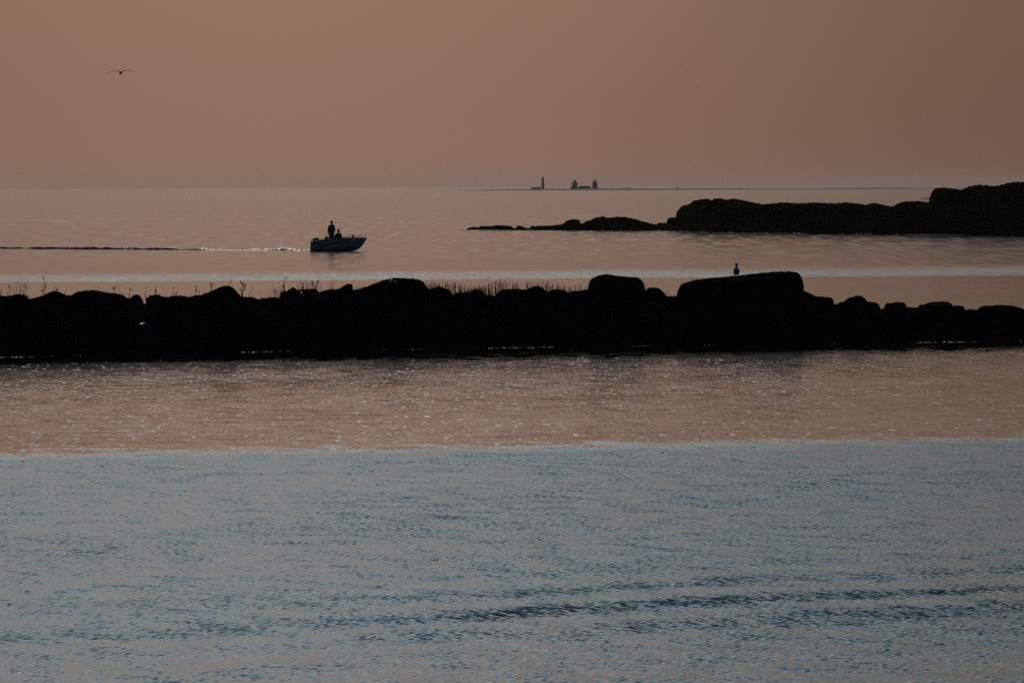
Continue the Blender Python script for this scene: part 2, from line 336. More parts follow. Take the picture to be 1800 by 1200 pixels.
B = [
 ('wide flat-topped boulder at the left end of the breakwater crest', 1.3, [(-60,524),(-40,519),(-20,518.5),(0,519),(8,520),(20,519),(32,517),(40,518),(46,521),(51,526)]),
 ('low sloping boulder leaning on the left side of a small round-topped one', .9, [(50,526),(62,523),(72,520),(81,518.5),(86,521)]),
 ('small round-topped boulder under two short thin stalks near the left end', .9, [(76,521),(80,517.5),(85,514.5),(92,512),(98,511.5),(104,513.5),(110,516.5),(117,519.5)]),
 ('long smooth whaleback boulder, second broad hump from the left', 1.4, [(114,519.5),(126,518),(132,515),(138,512.5),(148,511),(160,510),(172,511),(185,514),(200,515.5),(212,517.5),(219,521),(227,526)]),
 ('little ball-shaped boulder right of the long whaleback boulder', .7, [(226,526),(228.5,524),(232.5,520.6),(239,518),(244,519),(248,523),(251,527)]),
 ('small domed boulder with one thin stalk at its left foot', .8, [(257,526),(259,523),(264,520),(274,517.8),(279,518.6),(284,521),(294,523.5)]),
 ('low broad boulder just left of the tall peaked boulder', 1.1, [(290,524),(295,522.5),(302.5,519.8),(319,519.3),(325,520),(331,521.6),(345,520),(356,519)]),
 ('tall smooth peaked boulder with a long left shoulder and steep right side', 1.5, [(340,522),(347,519.5),(355,517.8),(362,515),(369,512.5),(379,508),(387.5,503.8),(392,502.7),(396,502.3),(404,503),(410,505.6),(416,513),(425,523)]),
 ('low flat boulder right of the tall peaked boulder', .9, [(422,524),(426,522.8),(437.5,521.9),(446,523),(452,525.5)]),
 ('long low slab in the lowest dip of the left crest', 1.0, [(447,526),(462.5,524.4),(472.5,523),(481,522.5),(487.5,523.3),(496,524)]),
 ('small knobbly stone at the left foot of a jagged stack', .5, [(491,524),(493,520),(495,515),(498,511),(502.5,511.5),(505,513.5),(508,518)]),
 ('jagged stone on top of a small stack below a tall stalk', .55, [(500,516),(505,512),(507,508.5),(511,508),(513,505.5),(516,505),(519,506.8),(521,508),(523,510),(526,514)]),
 ('pale-streaked boulder under the cluster of tall stalks', 1.1, [(517,515),(525,510),(537.5,508.7),(543,508.6),(547.5,507.7),(554,508.2),(559,511.5),(563,515.5)]),
 ('flat slab between the streaked boulder and a tilted pointed stone', .9, [(562,516),(564,512.5),(566,511),(579,508.5),(587.5,508.5),(596,507.7),(602,508)]),
 ('small tilted pointed stone leaning right beside the great dome', .6, [(594,510),(597.5,506.9),(602.5,502.5),(610,499),(615,498.4),(618,499),(619.6,502),(620.5,511)]),
 ('great domed boulder, highest hump of the left half, marked with droppings', 1.9, [(612,512),(621,509.8),(635,506.5),(643,504),(650,501.3),(662.5,496.6),(675,492),(683.3,490),(696.7,488.3),(713,488.5),(726.7,490),(737,492.3),(742,494.5),(745,496.9),(750,505),(757,509)]),
 ('small angular boulder in the reeds right of the great dome', .8, [(748,509),(758,507.5),(764.7,505.7),(769.3,503),(772.4,503.3),(779.4,506),(787,508.8),(792.7,512.7),(797,519)]),
 ('low boulder hidden behind the densest grass', 1.2, [(795,520),(803.5,515.4),(814.4,513.8),(826,513),(838,514),(845.5,517),(853,518),(861,519.7),(872,520)]),
 ('flat-topped block right of the dense grass', 1.1, [(868,521),(872,517),(875,513.3),(881.7,509),(893,508),(910,508),(920,509),(928,511)]),
 ('small peaked boulder right of the flat-topped block', .8, [(923,511),(927,508.3),(931.7,505.8),(938,503),(942.5,502),(950,504),(956.7,509),(961.5,515)]),
 ('low round boulder halfway between the peaked and the squared boulders', .8, [(960,515),(965,511.5),(971.7,509),(983,508),(991.7,510),(1001.5,515)]),
 ('low slab at the left foot of the big squared boulder', .9, [(1000,515),(1008,511.9),(1020,511.5),(1025,509.7),(1033,508.6),(1042,508)]),
 ('big squared boulder with a saddle-shaped top and a pale mark on its face', 1.7, [(1032,516),(1033.3,508),(1034.7,500),(1036.7,494),(1043,488.3),(1053,484),(1062,482.2),(1070,481.7),(1083,484),(1096.7,486),(1113,486.7),(1123,489),(1130,495),(1133,503),(1134.5,514)]),
 ('small round boulder touching the right side of the big squared boulder', .9, [(1132,514),(1136,509),(1141.7,505.8),(1150,505.3),(1157.8,506.7),(1165.6,512.5),(1171,519),(1175,522)]),
 ('low stone in the gap left of the largest boulder', .7, [(1168,523),(1173,521),(1182,520.6),(1190,521.5),(1195,523)]),
 ('largest boulder, a huge flat-topped block that a gull stands on', 2.3, [(1187,530),(1189,521),(1191.8,510.6),(1196.7,500.8),(1201,497.5),(1206,496),(1227.8,491),(1247,488.7),(1266.7,487),(1286,485.2),(1305.6,483.3),(1325,481),(1344.4,479),(1360,477.7),(1373.6,477),(1386,476.7),(1397,477),(1402.8,479),(1406,482.5),(1408.6,487),(1412.5,501),(1412.5,514)]),
 ('rounded shoulder stone against the right end of the largest boulder', .9, [(1408,516),(1412.5,511.3),(1422,514.2),(1432,519.5),(1440,524)]),
 ('block with a level top and steep right end, right of the largest boulder', .9, [(1428,523),(1434,521),(1441.7,520.8),(1457,522),(1464,525.5),(1466.5,535)]),
 ('tilted boulder with a round head and long left ramp, right of the largest boulder', 1.1, [(1464,536),(1473,533.6),(1485,530),(1491,526.5),(1496.7,522.4),(1504.4,519.8),(1509,519.5),(1514,520),(1520,524.3),(1526,532)]),
 ('squat boulder behind the round-headed tilted boulder', .8, [(1520,533),(1526,530.9),(1537.5,531.8),(1544.3,535),(1547.5,542)]),
 ('smaller of two touching round stones on the low right crest', .6, [(1553,543),(1555,538),(1556.5,533.7),(1560.8,532),(1566,532.7),(1570,535)]),
 ('larger of two touching round stones on the low right crest', .7, [(1564,537),(1569,533.4),(1576.4,531.7),(1586,531.5),(1592,534.6),(1594,541)]),
 ('long low slab between the touching stones and a domed boulder', .9, [(1544,544),(1556,541.5),(1575,540.5),(1593,539.2),(1605,540),(1616,541.5)]),
 ('small wedge stone tucked against the left of the low domed boulder', .6, [(1612,543),(1614.5,539.6),(1617,536.4),(1625,535.2),(1634,536)]),
 ('wide low domed boulder on the right part of the crest', 1.1, [(1622,538),(1627,533.8),(1634.7,531.5),(1648,530.3),(1664,530.5),(1671.7,533.4),(1676,540)]),
 ('small flat stone against the right side of the low domed boulder', .7, [(1673,540),(1677,537.4),(1683,536.7),(1693,537.7),(1697.5,546)]),
 ('lowest little stone before the rightmost boulder', .7, [(1695,546),(1700,544.4),(1706.7,543.6),(1713,544.6),(1720,547)]),
 ('rightmost broad smooth boulder of the breakwater', 1.3, [(1716,548),(1718.5,543.5),(1722,539.9),(1728,537.5),(1745.5,537),(1761,535.8),(1780.5,537.3),(1794,540.8),(1806,546)]),
]
def smooth_prof(pts, x):
    """Catmull-Rom through the points, x -> y"""
    for i in range(len(pts) - 1):
        if x <= pts[i + 1][0] or i == len(pts) - 2:
            x0, y0 = pts[i]; x1, y1 = pts[i + 1]
            t = max(0, min(1, (x - x0) / (x1 - x0)))
            def sl(a, b): return (b[1] - a[1]) / max(.5, (b[0] - a[0]))
            m0 = sl(pts[max(i - 1, 0)], pts[i + 1]); m1 = sl(pts[i], pts[min(i + 2, len(pts) - 1)])
            s = sl(pts[i], pts[i + 1])
            lim = lambda m: max(-3 * abs(s), min(3 * abs(s), m)) if m * s > 0 else 0
            m0, m1 = lim(m0), lim(m1); h = x1 - x0
            return (2*t**3 - 3*t*t + 1) * y0 + (t**3 - 2*t*t + t) * h * m0 + (-2*t**3 + 3*t*t) * y1 + (t**3 - t*t) * h * m1
    return pts[-1][1]
from mathutils.bvhtree import BVHTree
BOULDERS = []
def crest_boulder(label, D, pts, seed):
    x0, x1 = pts[0][0], pts[-1][0]
    nx = max(18, int((x1 - x0) / 2.2)); nr = 28
    cols = []
    for i in range(nx + 1):
        u = .5 - .5 * math.cos(math.pi * i / nx) if i not in (0, nx) else i / nx
        u = .6 * u + .4 * i / nx
        px = x0 + (x1 - x0) * u
        p = crest_pt(px, smooth_prof(pts, px)); cols.append((u, p))
    zlow = min(cols[0][1].z, cols[-1][1].z) - .15
    cx = (cols[0][1].x + cols[-1][1].x) / 2; cy = sum(c[1].y for c in cols) / len(cols)
    base = max(-.4, zlow - .9)
    org = Vector((cx, cy, base)); rings = []
    for u, p in cols:
        a = abs(2 * u - 1); d = D * max(.06, (1 - a ** 3.2)) ** .5
        ring = []
        for j in range(nr):
            th = 2 * math.pi * j / nr; c, s = math.cos(th), math.sin(th)
            cc = math.copysign(abs(c) ** .75, c); ss = math.copysign(abs(s) ** .85, s)
            q = Vector((p.x, p.y + d * cc, zlow + (p.z - zlow) * ss if s > 0 else zlow + (zlow - base) * ss))
            n1 = fbm(q.x * .9 + seed * 9.1, q.y * .9, q.z * .9, 5); n2 = fbm(q.x * 5 + seed, q.y * 5, q.z * 5, 4)
            q.y += n1 * .30 * abs(c) + n2 * .05 * abs(c)
            q.x += n2 * .02 * (1 - abs(s))
            q.z += (n1 * .10 + n2 * .035) * (1 - max(0, s) ** 6) + n2 * .018
            ring.append(q - org)
        rings.append(ring)
    mb = MB(); mb.loft(rings)
    o = mb.build('boulder', M_ROCK, loc=org); tag(o, label, 'boulder', 'boulders along the crest of the breakwater')
    BOULDERS.append(o); return o
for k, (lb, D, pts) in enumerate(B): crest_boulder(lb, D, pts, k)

def hit(o, px, py):
    t = BVHTree.FromPolygons([v.co + o.location for v in o.data.vertices], [tuple(p.vertices) for p in o.data.polygons])
    c = Vector((0, 0, H)); r = t.ray_cast(c, ray(px, py).normalized())
    return r[0], r[1]
def dropping(o, strokes):
    mb = MB()
    for pts, r in strokes:
        P = []
        for px, py in pts:
            p, n = hit(o, px, py)
            if p is not None: P.append(p - o.location + n * .004)
        if len(P) > 1: mb.tube(P, [r * (.5 + .8 * abs(math.sin(i * 1.9 + 1))) for i in range(len(P))], 5)
    if mb.v: mb.build('dropping_streak', M_DROP, o)
def find(txt): return next(o for o in BOULDERS if txt in o['label'])
dropping(find('pale-streaked'), [([(529.5,513),(530.3,514),(530.6,515.3),(531.5,517),(532,519),(532.5,521)], .022), ([(529.4,514),(528.6,516),(528.8,518)], .018), ([(540,517),(545,516.6),(551,516.6),(556,516.7)], .007)])
dropping(find('great domed'), [([(687,489.6),(688,491.5),(687,493),(685.6,495),(685.5,498)], .018), ([(688,491.5),(690,492.5),(690,494.5)], .02), ([(694,494.4),(696,496),(697,497)], .014)])
dropping(find('big squared'), [([(1090,526.5),(1091,528),(1092.5,528.2)], .020), ([(1088.6,530),(1089,532),(1090,531)], .022)])

# core of rubble under the boulders
def crest_z(x):
    px = 900 + x / (Yw(x) + CR) * FPX
    best = 600
    for _, _, pts in B:
        if pts[0][0] <= px <= pts[-1][0]: best = min(best, smooth_prof(pts, px))
    if best > 590: best = 526 if px < 900 else 541
    return px, best
XS = []; x = -55.0
while x <= 55: XS.append(x); x += .22
PR = []
for x in XS:
    px, py = crest_z(x); dep = (py - (326.6 - .0037 * (px - 900))) / FPX; PR.append(H - dep * (Yw(x) + CR))
ZC = []
for i in range(len(XS)):
    seg = PR[max(0, i - 3):i + 4]; ZC.append(min(seg) - .10 if abs(XS[i]) < 19 else (2.0 if XS[i] < 0 else 1.1) + .35 * fbm(XS[i] * .5, 0, 0))
def zc(x): return interp(list(zip(XS, ZC)), x) if False else ZC[max(0, min(len(XS) - 1, int(round((x + 55) / .22))))]
def core_h(x, t):
    c = zc(x)
    if t < 0: z = t * .45
    elif t < CR: z = c * (1 - (1 - t / CR) ** 1.7)
    elif t < CR + 1.5: z = c - .1 * (t - CR)
    else: z = c - .15 - (t - CR - 1.5) * .6
    return z
V = []; F = []; TS = [-2.0 + .25 * i for i in range(48)]
for x in XS:
    for t in TS:
        z = core_h(x, t)
        lump = .16 * fbm(x * 1.1, t * 1.1, 3.1, 5) * (0.0 if 4.2 < t < 7 and abs(x) < 20 else 1)
        wob = .5 * fbm(x * .5, 7, 2, 3) if t < 2 else 0
        V.append((x, Yw(x) + t + wob, z + lump - (.04 if 4.2 < t < 7 else 0)))
nT = len(TS)
for i in range(len(XS) - 1):
    for j in range(nT - 1):
        a = i * nT + j; F.append((a, a + nT, a + nT + 1, a + 1))
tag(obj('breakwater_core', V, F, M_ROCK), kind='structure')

# boulders on the face of the breakwater
random.seed(11)
def rock_mesh(name, seed, sub=3, sq=(1, .8, .7)):
    bm = bmesh.new(); bmesh.ops.create_icosphere(bm, subdivisions=sub, radius=1)
    off = Vector((seed * 7.3, seed * 1.9, seed * 4.1))
    planes = [Vector((random.uniform(-1, 1), random.uniform(-1, 1), random.uniform(-.6, 1))).normalized() for _ in range(10)]
    for v in bm.verts:
        p = v.co.normalized()
        for n in planes:
            e = p.dot(n) - .70
            if e > 0: p -= n * e * .95
        p *= 1 + .16 * mnoise.noise(p * 1.3 + off) + .05 * mnoise.noise(p * 3.7 + off) + .03 * mnoise.noise(p * 9 + off)
        v.co = Vector((p.x * sq[0], p.y * sq[1], p.z * sq[2]))
    me = bpy.data.meshes.new(name); bm.to_mesh(me); bm.free()
    for p in me.polygons: p.use_smooth = True
    me.materials.append(M_ROCK); return me
RM = [rock_mesh('boulder', k + 1, 3, (1, random.uniform(.7, .95), random.uniform(.6, .85))) for k in range(8)]
def face_rock(x, t, r, k=None, label='dark boulder lying on the shaded face of the breakwater between crest and waterline', grp='dark boulders on the face of the breakwater', rot=None):
    Y = Yw(x) + t
    z = core_h(x, t) + r * .12
    allow = H + (min(zc(x), zc(x - r * .7), zc(x + r * .7)) + .12 - H) * Y / (Yw(x) + CR) - .78 * r
    z = min(z, allow)
    o = bpy.data.objects.new('boulder', RM[k if k is not None else random.randrange(8)]); col.objects.link(o)
    o.location = (x, Y, z); o.scale = (r, r, r)
    o.rotation_euler = rot or (random.uniform(-.3, .3), random.uniform(-.3, .3), random.uniform(0, 6.28))
    tag(o, label, 'boulder', grp); return o
cnt = 0
for row, (t, r0, r1, step_) in enumerate([(.15, .30, .62, 1.15), (1.1, .45, .85, 1.30), (2.2, .45, .80, 1.35), (3.3, .35, .62, 1.45)]):
    x = -19.5 + .5 * row
    while x < 19.5:
        face_rock(x + random.uniform(-.3, .3), t + random.uniform(-.35, .35), random.uniform(r0, r1)); cnt += 1
        x += step_ * random.uniform(.75, 1.25)
# the one rounded boulder whose upper edge catches the light
xg = (246 - 900) / FPX * 286
og = face_rock(xg, 1.6, .62, 2, 'smooth rounded wet boulder with a bright arc of light on its upper edge', None, (0, .1, .4))
og.location.z = H - (588 - 330) / FPX * (Yw(xg) + 1.6) 
M_WET = material('wet_rock', (.02, .02, .02), rough=.30, spec=.35, bump=(5, .2, .02))
og.data = og.data.copy(); og.data.materials.clear(); og.data.materials.append(M_WET)

# foam and wet sparkle where the water meets the stones
def flakes(name, pts, label, cat='foam'):
    mb = MB()
    for p, sx_, sy_, sz_ in pts:
        n = 6; top = [Vector(p) + Vector((sx_ * math.cos(6.283 * j / n) * random.uniform(.7, 1.2), sy_ * math.sin(6.283 * j / n) * random.uniform(.7, 1.2), 0)) for j in range(n)]
        v = top + [Vector(p) + Vector((0, 0, sz_)), Vector(p) - Vector((0, 0, .01))]
        mb.add(v, [(j, (j + 1) % n, n) for j in range(n)] + [((j + 1) % n, j, n + 1) for j in range(n)])
    o = mb.build(name, M_FOAM, smooth=False); tag(o, label, cat, kind='stuff'); return o
random.seed(5)
P = []
for k in range(2600):
    x = random.uniform(-30, 30); w_ = fbm(x * .55, 1.3, 0, 4)
    if w_ < .02 + .25 * random.random(): continue
    a = random.random() ** 1.5
    P.append(((x, Yw(x) - .35 - 1.3 * a + .5 * fbm(x * .5, 7, 2, 3) , .004), random.uniform(.012, .05), random.uniform(.02, .06), random.uniform(.003, .018)))
flakes('shore_foam', P, 'thin broken line of foam along the foot of the breakwater')

# ------------------------------------------------------------------ headland
HP = [(1150,400),(1155.7,392.3),(1172,391.3),(1173.6,384.1),(1181,382.3),(1187.6,382.8),(1190,371.3),(1199,362.4),(1212,358.6),(1219.6,352.2),(1229.8,349.9),(1243,349.3),(1252,351.7),(1255,348.7),(1267,348.7),(1273,350.7),(1293,349.3),(1313,353.3),(1340,359),(1357,357.7),(1370,355.7),(1400,357.3),(1433,356),(1467,357.3),(1490,355.3),(1510,358.3),(1523,360),(1537,356.7),(1557,361),(1568,363.3),(1577,358.3),(1593,353.3),(1613,353.3),(1633,355.7),(1634,350),(1635.5,343),(1638.5,338),(1640,335.5),(1643.6,331.4),(1653.3,329.6),(1665.6,329.9),(1677.8,332),(1688.8,333.5),(1696,331),(1702,328.3),(1714.5,325.5),(1726,324.4),(1728,326.1),(1737,325.6),(1739,327.1),(1751,326.5),(1763,324.7),(1775.6,320.4),(1785.4,319.2),(1800,320),(1840,317),(1900,312),(1980,318),(2060,309),(2200,312),(2400,318),(2520,335),(2600,400)]
SP = [(817,408),(819.6,405.8),(822,400.7),(831,399),(841,399.4),(849,398.2),(862,399.4),(874.6,396.1),(890,397.4),(902.7,400),(906.5,401.2),(909,398.2),(918,399.4),(930.8,401.5),(933.3,398.7),(946,398.2),(969,396.9),(987,394.3),(997,388),(1005,385.1),(1016.4,385.4),(1019.7,388),(1020.2,393),(1025.3,392.3),(1029,389.2),(1038,386.7),(1045.8,382.3),(1061,380.3),(1068.8,382.6),(1086.7,381),(1099.5,381.6),(1114.8,384.6),(1132.7,389.7),(1150.6,394.3),(1160,395),(1168,400),(1172,408)]
def hzn(px): return 326.6 - .0037 * (px - 900)
HW = [(817, 1088), (1000, 1070), (1180, 1045), (1240, 1005), (1400, 978), (1600, 950), (1800, 926), (2600, 850)]
def headland(name, prof, dx, ridge, back, seed, kindlabel=None):
    x0, x1 = prof[0][0], prof[-1][0]; n = int((x1 - x0) / dx) + 1
    TT = [-3, -1.5, -.6] + [ridge * i / 16 for i in range(17)] + [ridge + back * i / 12 for i in range(1, 13)]
    V = []; F = []
    for i in range(n + 1):
        px = min(x1, x0 + dx * i); Y0 = interp(HW, px); py = interp(prof, px)
        Yr = Y0 + ridge; zr = H - (py - hzn(px)) / FPX * Yr
        zr += .09 * fbm(px * .35, seed, 0, 5)
        for t in TT:
            q = at_y(px, 400, Y0 + t); X = q.x
            if t <= 0: z = t * .35
            elif t <= ridge:
                s = t / ridge; z = zr * (1 - (1 - s) ** 2.6)
            else:
                s = (t - ridge) / back; z = zr * (1 - s ** 1.8) - .5 * s
            m_ = min(1, abs(t - ridge) / (ridge * .35))
            st = fbm(X * .10, (Y0 + t) * .2, seed + z * .1, 5); st2 = fbm(X * .6, t * .6, seed, 4)
            z -= max(0, zr) * (.22 * abs(st) + .08 * abs(st2)) * m_ if t > 0 else 0
            z += .16 * math.sin(z * 5.2 + 1.2 * st) * m_ if z > .3 else 0
            vd = mnoise.voronoi(Vector((X * .22, z * .75, seed)))[0]
            dy = (1.4 * fbm(X * .12, 3, z * .45 + seed, 5) + 1.1 * (vd[1] - vd[0]) + .5 * fbm(X * .9, 1, z * 1.3 + seed, 4)) * m_ if t < ridge else 0
            V.append((X, Y0 + t + dy, z))
    k = len(TT)
    for i in range(n):
        for j in range(k - 1):
            a = i * k + j; F.append((a, a + k, a + k + 1, a + 1))
    return tag(obj(name, V, F, M_HEAD), kind='structure')
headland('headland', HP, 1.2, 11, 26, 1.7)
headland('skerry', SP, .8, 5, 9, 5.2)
# far low islet peeping out left of the high end of the headland
V = []; F = []
for i in range(30):
    px = 1614 + 2.2 * i; Y = 84000 / (350.7 - hzn(1625)); zt = interp([(1614, -.1), (1618, .25), (1624, .75), (1634, .9), (1660, 1.1), (1678, -.1)], px)
    for t, f_ in ((-3, -.2), (0, .2), (8, 1), (22, .8), (40, -.3)):
        q = at_y(px, 350, Y + t); V.append((q.x, q.y, zt * f_ if f_ > 0 else -.3))
for i in range(29):
    for j in range(4): a = i * 5 + j; F.append((a, a + 5, a + 6, a + 1))
tag(obj('islet', V, F, M_ISL), kind='structure')
random.seed(8)
P = []
for px0, n, sp in [(1282, 9, 5), (1287, 4, 1), (1347, 8, 3), (1349, 3, 1), (1393, 9, 8), (1398, 6, 2), (1481, 5, 2), (1510, 9, 7), (1523, 6, 4), (1577, 4, 1.5), (1238, 6, 3), (850, 14, 16), (826, 8, 6), (1158, 10, 6), (1170, 8, 12), (1100, 6, 30), (1630, 10, 6)]:
    for _ in range(n):
        px = random.gauss(px0, sp); Y = interp(HW, px); q = at_y(px, 400, Y - random.uniform(.2, 2.5))
        P.append(((q.x, q.y, .01), random.uniform(.05, .22), random.uniform(.05, .2), random.uniform(.02, .16) if random.random() < .25 else random.uniform(.01, .05)))
for k in range(420):       # the long bright line of wash at the headland's foot
    px = random.uniform(1592, 1692) if k < 260 else random.uniform(1190, 1420); q = at_y(px, 400, interp(HW, px) - random.uniform(1.5, 3.2))
    P.append(((q.x, q.y, .01), random.uniform(.1, .4), random.uniform(.1, .3), random.uniform(.01, .035)))
flakes('headland_foam', P, 'small broken wash of foam at the foot of the headland')

# ------------------------------------------------------------------ far island and its buildings
YI = 10000.0; UI = YI / FPX
def isl_x(px): return at_y(px, 330, YI).x
IP = [(770, -.2), (786, .1), (830, .5), (870, 1.1), (887, 1.2), (890, 2.3), (893, 1.2), (902, 1.3), (905, 2.2), (908, 1.3), (930, 1.5), (960, 2.0), (1000, 2.1), (1060, 2.6), (1100, 2.1), (1150, 1.9), (1190, 1.7), (1250, 1.6), (1290, 1.5), (1330, 1.0), (1400, .7), (1440, .9), (1460, 1.4), (1540, 1.7), (1580, 1.5), (1600, .8), (1640, .6), (1700, .5), (1800, -.3)]
V = []; F = []; NI = 420
for i in range(NI + 1):
    px = 770 + 1030 * i / NI; z = max(-.4, interp(IP, px) * UI * 1.25 + .35) * (1 + .25 * fbm(px * .15, 0, 0, 3))
    for t, f_ in ((-60, -1), (-25, .5), (0, .8), (30, 1), (120, .9), (240, .3), (300, -1)):
        V.append((isl_x(px), YI + t, z * f_ if f_ > 0 else -1))
for i in range(NI):
    for j in range(6): a = i * 7 + j; F.append((a, a + 7, a + 8, a + 1))
tag(obj('far_island', V, F, M_ISL), kind='structure')
gz = .5
# tall slim lighthouse
t = empty('lighthouse', (isl_x(954.2), YI + 10, gz)); tag(t, 'tall slim lighthouse standing alone on the far island, left of the twin towers', 'lighthouse')
hh = (336 - 315.3) * UI - gz
mb = MB(); mb.lathe((0, 0, 0), [(0, 2.0), (1, 1.85), (hh * .5, 1.62), (hh - .4, 1.5)], 20); mb.build('tower', M_TOWERW, t)
mb = MB(); mb.lathe((0, 0, 0), [(hh - .4, 1.5), (hh - .2, 1.95), (hh, 1.95), (hh + .05, 1.9)], 20); mb.build('gallery', M_TOWER, t)
mb = MB(); mb.lathe((0, 0, 0), [(hh + .05, .95), (hh + 1.2, .95)], 12); mb.build('lantern', M_TOWER, t)
mb = MB(); mb.lathe((0, 0, 0), [(hh + 1.2, 1.15), (hh + 1.7, .7), (hh + 2.05, .2), (hh + 2.5, .1)], 12); mb.build('lantern_roof', M_ROOF, t)
for k in range(4): mb = MB(); mb.box((0, -1.75 + .03 * k, 2 + 3 * k), (.5, .3, .9)); mb.build('window', M_BLACK, t, False)
def house(px0, px1, ytop, label, depth=6, chim=None, hip=1.0):
    xa, xb = isl_x(px0), isl_x(px1); c = (xa + xb) / 2; wd = xb - xa; top = (336 - .0037 * (px0 - 900) - ytop) * UI - gz
    t = empty('house', (c, YI + 12, gz)); tag(t, label, 'house')
    wh = top * .58; mb = MB(); mb.box((0, 0, wh / 2 - .5), (wd - .6, depth, wh + 1)); mb.build('wall', M_TOWER, t, False)
    h, d = wd / 2, depth / 2 + .3; mb = MB()
    mb.add([(-h, -d, wh), (h, -d, wh), (h, d, wh), (-h, d, wh), (-h + hip, 0, top), (h - hip, 0, top)], [(0, 1, 5, 4), (2, 3, 4, 5), (1, 2, 5), (3, 0, 4), (3, 2, 1, 0)])
    rf = mb.build('roof', M_ROOF, t, False)
    if chim is not None:
        mb = MB(); mb.box((isl_x(chim) - c, 0, top + .3), (.9, .9, 1.8)); mb.build('chimney', M_TOWER, rf, False)
    k = max(2, int(wd / 3))
    for i in range(k): mb = MB(); mb.box((-wd / 2 + wd * (i + .5) / k, -depth / 2 - .02, wh * .55), (.8, .1, .9)); mb.build('window', M_BLACK, t, False)
    return t
house(932.5, 951, 330.2, 'low dark house with a chimney just left of the tall lighthouse', chim=947)
def twin(px, label, annex):
    t = empty('lighthouse', (isl_x(px), YI + 14, gz)); tag(t, label, 'lighthouse', 'twin stone towers on the far island')
    b = (336 - .0037 * (px - 900) - 322.2) * UI - gz
    mb = MB(); mb.lathe((0, 0, 0), [(-1, 3.25), (b * .5, 3.15), (b - .3, 3.1)], 16); mb.build('tower', M_TOWER, t)
    mb = MB(); mb.lathe((0, 0, 0), [(b - .3, 3.35), (b, 3.35), (b + .9, 1.9), (b + 1.4, 1.5)], 16); mb.build('gallery_roof', M_TOWER, t)
    ln = MB(); ln.lathe((0, 0, 0), [(b + 1.4, 1.0), (b + 2.7, 1.0)], 10); ln = ln.build('lantern', M_RED, t)
    mb = MB(); mb.lathe((0, 0, 0), [(b + 2.7, 1.2), (b + 3.3, .8), (b + 3.7, .3), (b + 4.1, .1)], 10); mb.build('lantern_roof', M_RED, t)
    for k in range(3): mb = MB(); mb.box((0, -3.15, 1.5 + 2.2 * k), (.7, .3, 1.0)); mb.build('window', M_BLACK, t, False)
    if annex:
        mb = MB(); mb.box((annex * 2.8, 0, b * .25), (3.6, 4.6, b * .55)); mb.build('annex', M_TOWER, t, False)
twin(1010.5, 'left of the two squat stone towers, with a low annex at its foot', -1)
twin(1046, 'right of the two squat stone towers, standing free beside the hipped house', 0)
house(1015.5, 1039.5, 328.2, 'long house with a hipped roof between the two stone towers', hip=2.0)
house(1092, 1112, 331.2, 'long very low shed on the far island right of the towers', hip=.8)
house(1188.5, 1194, 330.6, 'tiny lone hut far out on the flat right part of the island', depth=3, hip=.6)

# ------------------------------------------------------------------ skinned figures
def skin_mesh(name, verts, radii, edges, mat, parent=None, sub=2, root=0, loc=None):
    me = bpy.data.meshes.new(name); me.from_pydata([tuple(v) for v in verts], edges, []); me.update()
    me.materials.append(mat)
    o = bpy.data.objects.new(name, me); col.objects.link(o)
    if parent: o.parent = parent
    if loc is not None: o.location = loc
    sk = o.modifiers.new('skin', 'SKIN'); sk.use_smooth_shade = True
    lay = me.skin_vertices[0].data
    for i, r in enumerate(radii):
        lay[i].radius = (r, r) if isinstance(r, (int, float)) else r
        lay[i].use_root = (i == root)
    sb = o.modifiers.new('sub', 'SUBSURF'); sb.levels = sub; sb.render_levels = sub
    return o
class SK:
    def __init__(s): s.v = []; s.r = []; s.e = []
    def p(s, co, r, to=None):
        s.v.append(Vector(co)); s.r.append(r)
        if to is not None: s.e.append((to, len(s.v) - 1))
        return len(s.v) - 1
